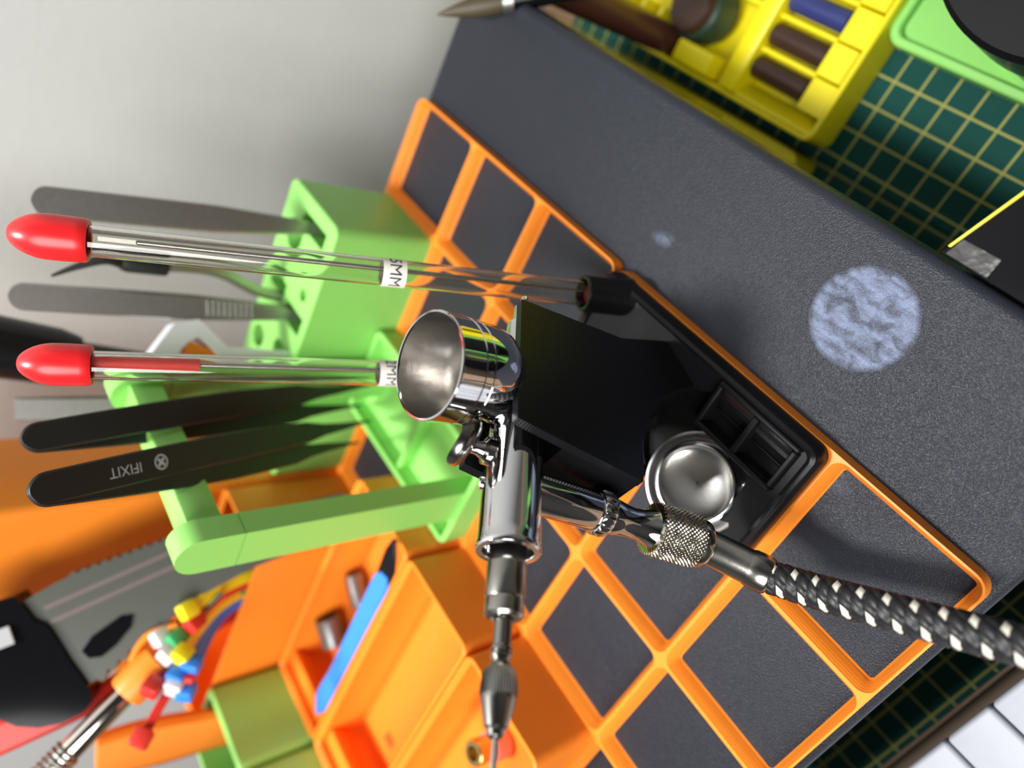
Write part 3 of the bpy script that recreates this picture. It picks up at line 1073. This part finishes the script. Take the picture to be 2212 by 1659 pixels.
bm = on_arm(text_mesh('IFIXIT', 4.0), 0.175)
finish('printed_lettering', bm, LOGO, b2, smooth=False)
bm = bmesh.new()
for k in range(32):
    a0, a1 = 2 * PI * k / 32, 2 * PI * (k + 1) / 32
    bm.faces.new([bm.verts.new((r * math.cos(q), r * math.sin(q), 0)) for r, q in ((1.75, a0), (2.25, a0), (2.25, a1), (1.75, a1))])
for an in (PI / 4, -PI / 4):
    c, s_ = math.cos(an), math.sin(an)
    bm.faces.new([bm.verts.new((c * u - s_ * v, s_ * u + c * v, 0)) for u, v in ((-1.5, -.42), (1.5, -.42), (1.5, .42), (-1.5, .42))])
finish('printed_emblem', on_arm(bm, 0.253), LOGO, b2, smooth=False)

# small black-tipped tool and black handle beyond, white clip
pk = thing('pick_tool', 'small hooked tool with black tip and collar behind the right tube', 'hobby tool', (230, 88, 20))
bm = bmesh.new()
pts = smooth_path([(231, 87, 20), (235, 86.6, 52), (236, 78.0, 75), (235.5, 77.0, 98)], 8)
add_tube(bm, pts, [2.2] * len(pts), n=14)
finish('shaft', bm, STEEL, pk)
finish('collar', lathe([(0, 0), (3.4, 0), (3.6, 1), (3.6, 13), (3.0, 15), (0, 15)], (235.8, 77.4, 92), (0, -0.05, 1), n=24), BLACKM, pk)
bm = bmesh.new()
pts = smooth_path([(235.2, 76.6, 106), (235.4, 76.0, 112), (235.2, 79.5, 120), (235, 83.6, 127)], 8)
add_strip(bm, pts, [5.2 - 4.6 * i / (len(pts) - 1) for i in range(len(pts))], 2.0, (0.6, -0.8, 0))
lab(finish('tip', bm, BLACKM, pk), 'black pointed tip')

hn = thing('handle_tool', 'black round-handled tool rising out of frame behind the second red cap', 'hobby tool', (240, 142, 12))
hb, ht = Vector((240.0, 141.5, 14)), Vector((246, 127, 114))
hdv = (ht - hb).normalized()
finish('shaft', lathe([(0, 0), (6.0, 0), (6.2, 60), (7.2, 100), (6.0, 101)], hb, hdv, n=28), BLACKPL, hn)
hd2 = Vector((0.35, -0.02, 1)).normalized()
finish('handle', lathe([(0, 0), (7.5, 0), (9.0, 1.0), (9.6, 3), (10.8, 8), (12.0, 50), (11, 62), (0, 64)], hb + hdv * 99, (hdv + Vector((0.12, 0.02, 0))).normalized(), n=36), BLACKPL, hn)

wc = thing('plastic_clip', 'white angular plastic clip between silver tweezers and second tube', 'clip', (214, 100, 47))
bm = bmesh.new()
ex = Vector((0.66, -0.75, 0)).normalized()
wo = Vector((221.5, 98.5, 0))
poly = [(-12.5, 98), (-12.5, 104), (5.0, 90.5), (6.6, 82), (-3.5, 72), (-5.4, 47.2), (-9.6, 47.2), (-8.6, 73.5), (0.2, 82.0), (-1.0, 85.0)]
add_prism(bm, poly, ex.cross(Vector((0, 0, 1))), -4.0, 4.0, origin=wo, ex=ex, ey=(0, 0, 1))
bevel_sharp(bm, 0.6, 2, 30)
finish('bracket', bm, WHITE, wc)
bm = bmesh.new()
add_prism(bm, [(-11, 88), (-3, 86.6), (-1.5, 84.6), (-5.5, 76), (-10.5, 74)], ex.cross(Vector((0, 0, 1))), -3.0, 3.0, origin=wo, ex=ex, ey=(0, 0, 1))
lab(finish('insert', bm, ORANGE, wc), 'orange insert of the clip')

# ------------------------------------------------------------------ bin contents
def socket(p, axis, r, h, label):
    bm = lathe([(0, 0), (r - .5, 0), (r, .5), (r, h - .6), (r - .3, h), (r * .78, h), (r * .74, h - .5), (r * .70, h * .35), (0, h * .35)], p, axis, n=36)
    o = finish('socket', bm, SOCKET, angle=30)
    return tag(o, label, 'socket', 'steel sockets in the orange bin')


socket((152.5, 196.0, 11.6), (0.75, -0.62, 0.10), 4.2, 14.5, 'slimmer steel socket lying in the blue-pick bin, farther from the green box')
socket((154.5, 226.0, 13.4), (0.72, -0.66, 0.22), 6.0, 13.5, 'wider steel socket lying in the blue-pick bin, nearer the green box')

bp = thing('pick', 'bright blue flat plastic pick resting across the orange bin wall', 'pick', (131, 190, 25))
pA, pB = Vector((130.6, 141, 31.4)), Vector((134.4, 243.5, 25.8))
n = 24
bm = bmesh.new()
path = [pA.lerp(pB, i / n) for i in range(n + 1)]
wd = []
for i in range(n + 1):
    u = i / n
    wv = 8.2 - 0.8 * u
    if u > 0.72:
        wv = 7.6 + 2.2 * math.sin(PI * (u - 0.72) / 0.36)
    if u > 0.88:
        wv = max(1.0, wv * (1 - ((u - 0.88) / 0.13) ** 1.6))
    if u < 0.06:
        wv *= math.sqrt(max(0.15, 1 - (1 - u / 0.06) ** 2))
    wd.append(wv)
add_strip(bm, path, wd, 2.6, (1, 0.04, 0.25))
finish('handle', bm, BLUE, bp)
bm = bmesh.new()
path = [Vector((130.9, 145, 31.0)), Vector((131.0, 138, 31.4)), Vector((132.6, 131, 31.8)), Vector((133.8, 125.5, 32.0))]
add_strip(bm, path, [7.2, 7.6, 5.4, 1.0], 1.6, (1, 0.04, 0.25))
lab(finish('blade', bm, BLACKPL, bp), 'dark pointed blade of the blue pick')

# grey knife
kf = thing('utility_knife', 'large grey-green knife handle with scalloped edges and black end cap', 'knife', (165, 172, 40))
kb = Vector((171.5, 177.2, 69.6))
kax = Vector((0.104, 0.445, 0.89)).normalized()
kw = Vector((0.731, -0.559, 0.194)); kw = (kw - kax * kw.dot(kax)).normalized()       # to the right edge
kn_ = kax.cross(kw).normalized()
if kn_.dot(cf) > 0:
    kn_ = -kn_


def kprism(poly, d0, d1, bev=0.0, material=GREYH, name='part', parent=kf):
    bm = bmesh.new()
    add_prism(bm, poly, kn_, d0, d1, origin=kb, ex=kw, ey=kax)
    if bev:
        bevel_sharp(bm, bev, 3, 50)
    return finish(name, bm, material, parent)


def scal(u, v0, v1, nn, amp, sgn):
    out = []
    for i in range(nn * 6 + 1):
        out.append((u + sgn * amp * abs(math.sin(PI * i / 6)), v0 + (v1 - v0) * i / (nn * 6)))
    return out


right = [(14, -52), (18.5, -8)] + scal(20.8, -4, 50, 15, 1.1, 1) + [(20.5, 54), (18, 66)]
left = [(-20, 66), (-18.2, 54)]
for k in range(9 * 5, -1, -1):
    v = 14 + 38 * k / 45
    left.append((-4.2 - 13.6 * ((v - 14) / 38) ** 1.35 - 2.4 * abs(math.sin(PI * k / 5)), v))
left += [(-3, 6), (-1, -10), (-1, -52)]
kprism(right + left, -7, 5, 1.0, GREYH, 'handle')
cap = [(21.2, 67), (16, 65.2), (10.2, 63.6), (7.2, 60.6), (2, 59.4), (-7.9, 57.6), (-14, 56), (-20.3, 54.6), (-24.6, 55.4), (-26.8, 59), (-27.2, 66), (-25.5, 73), (-22, 79),
       (-15, 85), (-4, 90), (8, 91), (16, 87), (20, 80), (21.6, 72)]
c = kprism(cap, -9.5, 6.8, 3.6, BLACKG, 'end_cap')
lab(c, 'glossy black end cap')
lab(kprism([(5.5, 71), (12.0, 71), (12.0, 79), (5.5, 79)], 6.2, 8.4, 0.8, GREYB, 'slide_button'), 'light grey square button')
lab(kprism([(-9.6, 52), (-6.2, 53.5), (-2.6, 49), (0.6, 38.0), (-0.6, 34), (-4.6, 36), (-8.8, 42.5), (-10.8, 48)], 4.6, 5.6, 0.3, BLACKG, 'finger_hollow'), 'black teardrop hollow in the handle')
STRIPE = mat('pale_stripe', (0.13, 0.095, 0.09, 1), 0.35)
for u, u2 in ((12.3, 17.0), (6.9, 11.6)):
    lab(kprism([(u2, -10), (u2 + 1.5, -10), (u + 1.6, 60), (u, 60)], 4.8, 5.2, 0.1, STRIPE, 'stripe'), 'pale raised stripe')


# cable ties
def cable_tie(pts, head, hdir, material, label, w=2.6):
    t = thing('cable_tie', label, 'cable tie', pts[0], 'cable ties in the deep orange bin')
    path = smooth_path(pts + [head], 8)
    bm = bmesh.new()
    add_strip(bm, path, [w * 1.3] * len(path), 1.3, cf.cross(Vector(head) - Vector(pts[0])).normalized())
    finish('strap', bm, material, t)
    ax = (Vector(head) - Vector(pts[-1])).normalized()
    ww = cf.cross(ax).normalized()
    nn = ax.cross(ww)
    bm = bmesh.new()
    vs = add_box(bm, -3.2, -2.9, -0.8, 3.2, 2.9, 5.6, bevel=1.0, seg=2)
    for v in bm.verts:
        p = v.co.copy()
        v.co = Vector(head) + ww * p.x + nn * p.y + ax * p.z
    finish('head', bm, material, t)
    return t


cable_tie([(180, 184, 10), (170.6, 181.6, 64)], (163.5, 182.0, 84.0), None, YELN, 'yellow cable tie bent towards the green post, highest yellow head', 3.4)
cable_tie([(181, 188, 10), (170.2, 185.6, 64)], (160.2, 185.8, 82.2), None, REDTIE, 'red cable tie just under the upper yellow one', 3.2)
cable_tie([(182, 194, 10), (169.8, 189.6, 64)], (158.1, 190.4, 88.2), None, GRNN, 'green cable tie in the middle of the bundle', 3.4)
cable_tie([(182, 199, 10), (168.4, 189.6, 66)], (151.4, 190.2, 88.4), None, YELN, 'lower yellow cable tie, its head over the blue heads', 3.0)
cable_tie([(182, 204, 10), (168.0, 192.4, 66)], (147.4, 191.8, 86.2), None, BLUEN, 'blue cable tie with the head nearest the lower yellow head', 2.8)
cable_tie([(184, 206, 10), (168.6, 195.2, 66)], (146.6, 194.8, 91.0), None, BLUEN, 'blue cable tie with its head between red and white heads', 2.8)
cable_tie([(184, 210, 10), (168.2, 196.4, 65)], (141.0, 197.0, 89.4), None, BLUEN, 'blue cable tie with the lowest of the blue heads', 2.8)
cable_tie([(184, 200, 10), (170.5, 194.0, 66)], (154.6, 193.0, 91.6), None, WHITEN, 'white cable tie beside the lower yellow head', 3.0)
cable_tie([(186, 197, 10), (172.5, 193.0, 67)], (162.0, 192.8, 92.2), None, WHITEN, 'white cable tie touching the knife edge', 3.0)
cable_tie([(186, 208, 10), (169.8, 198.0, 66)], (143.8, 196.3, 92.2), None, WHITEN, 'white cable tie among the blue heads', 3.0)
cable_tie([(187, 206, 10), (170.8, 200.0, 67), (147, 198.2, 91)], (133.8, 205.8, 104.6), None, REDTIE, 'red cable tie sticking out far below the others', 2.6)
cable_tie([(189, 204, 10), (172.0, 199.0, 70)], (146.6, 197.9, 99.0), None, REDTIE, 'red cable tie beside the orange collar of the rod', 3.0)
cable_tie([(189, 209, 10), (168.8, 197.0, 66)], (144.8, 195.2, 88.0), None, REDTIE, 'dark red cable tie wedged between two blue heads', 2.4)

# chrome rod with orange collar and spring
rdv = Vector((-0.28722, 0.61452, 0.73476))
rdv.normalize()
R0 = Vector((151.8, 208.5, 106.4))
rd = thing('chrome_rod', 'shiny metal rod in an orange clip collar with a spring at its end', 'rod', R0 - rdv * 20)
finish('rod', lathe([(0, -46), (1.3, -46), (1.3, -16), (4.1, -15), (4.2, 4), (4.2, 27), (3.6, 29), (3.0, 60), (0, 60)], R0, rdv, n=36), COPPER, rd)
bm = lathe([(4.3, -15), (6.4, -15), (6.9, -11), (6.9, -1.0), (6.5, 0), (5.4, 0.2), (4.3, -0.4)], R0, rdv, n=40, closed=True)
clp = finish('clip_collar', bm, ORANGE, rd)
lab(clp, 'orange printed collar on the rod')
bm = bmesh.new()
x, y, _ = frame(rdv)
sdv = cf.cross(rdv).normalized()
if sdv.dot(cd) > 0:
    sdv = -sdv
pts = smooth_path([R0 - rdv * 9 + sdv * 6, R0 - rdv * 15 + sdv * 8.5, R0 - rdv * 21 + sdv * 8.5, R0 - rdv * 28 + sdv * 4], 6)
add_strip(bm, pts, [6.5] * len(pts), 2.4, cf)
finish('hook', bm, ORANGE, clp)
pts = smooth_path([R0 - rdv * 10 - sdv * 5, R0 - rdv * 17 - sdv * 4.4, R0 - rdv * 23 - sdv * 3.6], 6)
bm = bmesh.new()
add_strip(bm, pts, [6.5] * len(pts), 2.4, cf)
finish('hook', bm, ORANGE, clp)
bm = bmesh.new()
pts = []
for k in range(0, 16 * 9):
    an = 2 * PI * k / 16
    pts.append(R0 + rdv * (24 + k * 0.13) + (x * math.cos(an) + y * math.sin(an)) * 4.8)
add_tube(bm, pts, 0.45, n=7)
finish('spring', bm, STEEL, rd)

# red handle below the knife, dark tube behind
rk = thing('red_handle', 'red plastic handle lying behind the black knife cap', 'handle', (150, 214, 100))
bm = bmesh.new()
pts = smooth_path([(186, 226, 50), (172, 224, 84), (163.5, 224, 108), (166.0, 236, 133), (170.5, 251, 160)], 8)
add_strip(bm, pts, [6, 6, 6, 6, 6, 6, 6, 6] + [6 + 0.35 * i for i in range(len(pts) - 8)], 7, cf.cross(Vector((10, 30, 80))).normalized())
finish('grip', bm, REDTIE, rk)
finish('neck', lathe([(0, 0), (2.2, 0), (2.2, 50), (0, 50)], (188.5, 228, 14), (-0.15, -0.03, 1), n=16), STEEL, rk)

ot = thing('orange_handle_tool', 'orange plastic tool handle slanting out of the green box', 'handle', (148, 262, 20))
o0, o1 = Vector((146.5, 262.0, 16)), Vector((161.0, 266.0, 107))
oax = (o1 - o0).normalized()
bm = bmesh.new()
ow = cf.cross(oax).normalized()
L_ = (o1 - o0).length
pth = [o0 + oax * (L_ * i / 14) for i in range(15)]
add_strip(bm, pth, [15, 15, 15, 15, 15.5, 16, 16, 16, 17, 18, 19, 19, 18.5, 17, 14], 10, ow)
finish('grip', bm, ORANGE, ot)
bm = bmesh.new()
for k in range(3):
    c0 = o0 + oax * 48 - cf * 5.2 + ow * (-5.2 + 2.1 * k) * (1 if ow.dot(cd) < 0 else -1)
    add_tube(bm, [c0, c0 + oax * 26], 0.5, n=6)
finish('groove_rib', bm, ORANGE, ot)
gh = thing('green_handle_tool', 'dark green flat handle beside the orange tool handle', 'handle', (110, 270, 20))
bm = bmesh.new()
add_strip(bm, [Vector((110, 268, 16)), Vector((112, 268, 60)), Vector((118, 270, 100))], [20, 22, 20], 6, ow)
finish('grip', bm, GREEN, gh)
bh = thing('black_handle_tool', 'black rubbery handle beneath the spring end of the rod', 'handle', (98, 262, 20))
bm = bmesh.new()
pts = smooth_path([(95, 262, 16), (104, 266, 70), (125, 272, 108), (140, 282, 136)], 6)
add_tube(bm, pts, [6 + 3 * i / len(pts) for i in range(len(pts))], n=20)
finish('grip', bm, BLACKPL, bh)
# little brass-ended pin standing in the near bin under the needle tail
bn = thing('brass_fitting', 'small brass and pink fitting in the near orange bin, at the needle end', 'fitting', (62, 163, 7))
finish('barrel', lathe([(0, 0), (4.4, 0), (4.6, .5), (4.6, 15), (4.2, 15.5), (2.6, 15.5), (2.6, 9), (0, 9)], (64, 164, 7.2), (0.05, -0.1, 1), n=32), mat('brass', (0.62, 0.44, 0.16, 1), 0.3, 1), bn)
finish('sleeve', lathe([(4.65, 1), (5.4, 1), (5.4, 8), (4.65, 8)], (64, 164, 7.2), (0.05, -0.1, 1), n=32, closed=True), mat('pink_plastic', (0.75, 0.32, 0.30, 1), 0.4), bn)

# ------------------------------------------------------------------ yellow tray on the mat
yt = thing('yellow_tray', 'yellow slotted organiser tray on the cutting mat beside the platform', 'tray', (200, -90, -99.9))
bm = bmesh.new()
L = [(rr(220, -126.5, 78, 76.5, 4), -99.9), (rr(220, -126.5, 78, 76.5, 4), -84.6), (rr(220, -126.5, 77.4, 75.9, 3.4), -84), (rr(220, -126.5, 76.4, 74.9, 2.6), -84),
     (rr(220, -126.5, 76, 74.5, 2.4), -84.6), (rr(220, -126.5, 76, 74.5, 2.4), -97), (rr(220, -126.5, 75, 73.5, 2), -97.2)]
add_loops(bm, L)
finish('body', bm, YELLOW, yt)
finish('divider', box(182.0, -200.5, -97, 190.0, -52.4, -82, bevel=0.6), YELLOW, yt)
finish('slot_floor', box(155.5, -200.5, -97, 181.8, -58.2, -92.6, bevel=0.3, seg=1), YELLOW, yt)
for k in range(11):
    y0 = -64.5 - 12.6 * k
    finish('step', box(144.2, y0 - 6.0, -97, 155.2, y0 + 6.0, -84.6 + 0.9 * (k % 2), bevel=0.5, seg=1), YELLOW, yt)
    finish('rib', box(155.4, y0 - 7.2, -92.5, 181.8, y0 - 5.4, -85.5, bevel=0.3, seg=1), YELLOW, yt)
bm = bmesh.new()
add_prism(bm, [(-52.2, -84.4), (-53.6, -84.4), (-58.0, -91), (-58.0, -97), (-52.2, -97)], (1, 0, 0), 144.2, 181.8, ex=(0, 1, 0), ey=(0, 0, 1))
finish('ramp', bm, YELLOW, yt)
finish('block', box(196, -61.0, -97, 216, -52.4, -79.5, bevel=1.2), YELLOW, yt)
for k in range(5):
    x0 = 236 + 11 * k
    finish('rib', box(x0, -68, -97, x0 + 2, -53, -85, bevel=0.3, seg=1), YELLOW, yt)
for k in range(6):
    y0 = -84 - 13 * k
    finish('rib', box(190.2, y0 - 1, -97, 205, y0 + 1, -86, bevel=0.3, seg=1), YELLOW, yt)


def stick(y, x0, x1, z, r, m, label, cat='stick'):
    bm = lathe([(0, 0), (r - .6, 0), (r, .6), (r, x1 - x0 - .6), (r - .6, x1 - x0), (0, x1 - x0)], (x0, y, z), (1, 0, 0), n=24)
    return tag(finish('stick', bm, m), label, cat, 'dark sticks in the yellow tray')


stick(-64.6, 155.9, 181.5, -88.2, 4.2, BROWN, 'dark brown stick in the yellow slot closest to the platform')
stick(-77.2, 155.9, 181.5, -88.2, 4.2, BROWN, 'dark brown stick in the second yellow slot from the platform')
stick(-89.8, 155.9, 181.5, -88.2, 4.0, NAVY, 'navy blue stick in the third yellow slot')
t = thing('bottle_cap', 'round dark brown cap with green rim inside the yellow tray', 'cap', (215, -74, -97))
finish('top', lathe([(0, 0), (11, 0), (11, 17), (10, 18.6), (0, 19)], (217, -74, -97), (0.1, 0.05, 1), n=40), BROWN, t)
lab(finish('rim', lathe([(11.05, 3), (12.4, 3), (12.6, 4), (12.4, 14), (11.05, 15)], (217, -74, -97), (0.1, 0.05, 1), n=40, closed=True), DKGREEN, t), 'dark green glossy rim')
bt = thing('brown_tube', 'red-brown plastic tube rising from the yellow tray beside the platform edge', 'tube', (226, -57, -96))
q0, q1 = Vector((226, -57.5, -88)), Vector((234, -57.5, -20))
qa = (q1 - q0).normalized()
finish('tube', lathe([(0, -8), (4, -8), (5.4, -5), (6.2, 10), (7.0, 40), (8.0, 120), (0, 122)], q0, qa, n=36), BROWNM, bt)
br = thing('brush', 'black-handled brush with dark olive pointed tip above the platform corner', 'brush', (215, -60, -95))
w0, w1 = Vector((226.5, -45.5, 3.0)), Vector((237.4, -31.8, 20.5))
wa = (w1 - w0).normalized()
lab(finish('bristles', lathe([(0, -1), (3.2, -1), (3.7, 5), (3.5, 10), (2.4, 16), (0.9, 22), (0, 24.5)], w0, wa, n=24), mat('olive_bristle', (0.07, 0.055, 0.03, 1), 0.5, bump=0.05, scale=2000), br), 'dark olive bristles coming to a point')
finish('handle', lathe([(0, -120), (3.0, -120), (4.2, -50), (3.8, -4), (3.5, 0), (0, 0)], w0, wa, n=24), BLACKG, br)
finish('ferrule', lathe([(3.5, -3), (3.95, -3), (3.95, 0.6), (3.3, 0.6)], w0, wa, n=24, closed=True), STEEL, br)

# green tray with black jar
gt = thing('green_tray', 'shallow bright green tray on the cutting mat under a round black jar', 'tray', (110, -140, -99.9))
bm = bmesh.new()
cx, cy, hx, hy = 87, -142.5, 55, 53
L = [(rr(cx, cy, hx - 1, hy - 1, 5), -99.9), (rr(cx, cy, hx, hy, 6), -98.5), (rr(cx, cy, hx, hy, 6), -88.5), (rr(cx, cy, hx - .6, hy - .6, 5.5), -88),
     (rr(cx, cy, hx - 2.4, hy - 2.4, 4), -88), (rr(cx, cy, hx - 3, hy - 3, 3.6), -88.6), (rr(cx, cy, hx - 3, hy - 3, 3.6), -91.5), (rr(cx, cy, hx - 4, hy - 4, 3), -92)]
add_loops(bm, L)
finish('body', bm, GREEN, gt)
finish('raised_ring', lathe([(40.2, 0), (41.6, 0), (41.6, 1.6), (41.2, 2), (40.6, 2), (40.2, 1.6)], (86, -134.5, -92), (0, 0, 1), n=72, closed=True), GREEN, gt)
jr = thing('jar', 'round glossy black jar standing on the green tray', 'jar', (86, -131.6, -92))
finish('body', lathe([(0, 0), (36, 0), (38, 2), (38.5, 30), (37, 32), (0, 32)], (86, -131.6, -91.4), (0, 0, 1), n=80), BLACKG, jr)
finish('lid', lathe([(0, 32), (38.4, 32), (39.4, 33), (39.4, 50), (38, 51.6), (0, 51.6)], (86, -131.6, -91.4), (0, 0, 1), n=80), BLACKPL, jr)

# black glossy case right beside the platform
bc = thing('black_case', 'tall glossy black case with clear tape on its edge, beside the platform', 'case', (10, -90, -99.9))
bm = bmesh.new()
add_prism(bm, [(49.6, -50.8), (-70, -50.8), (-70, -150), (19.0, -150)], (0, 0, 1), -99.9, 15)
bevel_sharp(bm, 1.2, 3, 50)
finish('shell', bm, BLACKG, bc)
bm = bmesh.new()
add_prism(bm, [(48.6, -51.2), (39.5, -51.2), (39.6, -55.2), (47.6, -55.0)], (0, 0, 1), 14.9, 15.25)
lab(finish('tape', bm, mat('shiny_tape', (0.03, 0.029, 0.028, 1), 0.15, 0.0, bump=0.12, scale=260), bc), 'shiny strip of tape along the edge')
bm = bmesh.new()
add_prism(bm, [(49.2, -52.6), (48.7, -52.6), (18.6, -149), (19.1, -149)], (0, 0, 1), 14.6, 15.4)
lab(finish('edge_reflection', bm, YELLOW, bc), 'thin yellow reflection painted along the far edge')  # yellow strip paints a reflection on the glossy edge

# white panelled thing at the lower corner, on the desk
BOARD = mat('board_white', (0.40, 0.42, 0.47, 1), 0.5)
wk = thing('white_board', 'white smooth board with thin dark seams and tan side, on the desk beyond the mat', 'board', (-60, 90, -102.9))
for k, (y0, y1) in enumerate(((14, 41.5), (42.3, 58.6), (59.4, 90), (90.8, 150))):
    finish('panel', box(-110, y0, -45.2, -18.3, y1, -40, bevel=1.3, seg=3), BOARD, wk)
finish('base', box(-109, 15, -102.9, -18.8, 149, -45.3, bevel=0.6), mat('board_tan', (0.33, 0.24, 0.17, 1), 0.6), wk)
bk = finish('black_block', box(-16, -20, -99.9, -4.5, 20, -70, bevel=3.0, seg=4), BLACKPL)  # unidentified black object, modelled as a plain block
tag(bk, 'rounded black block on the mat under the braided hose', 'block')
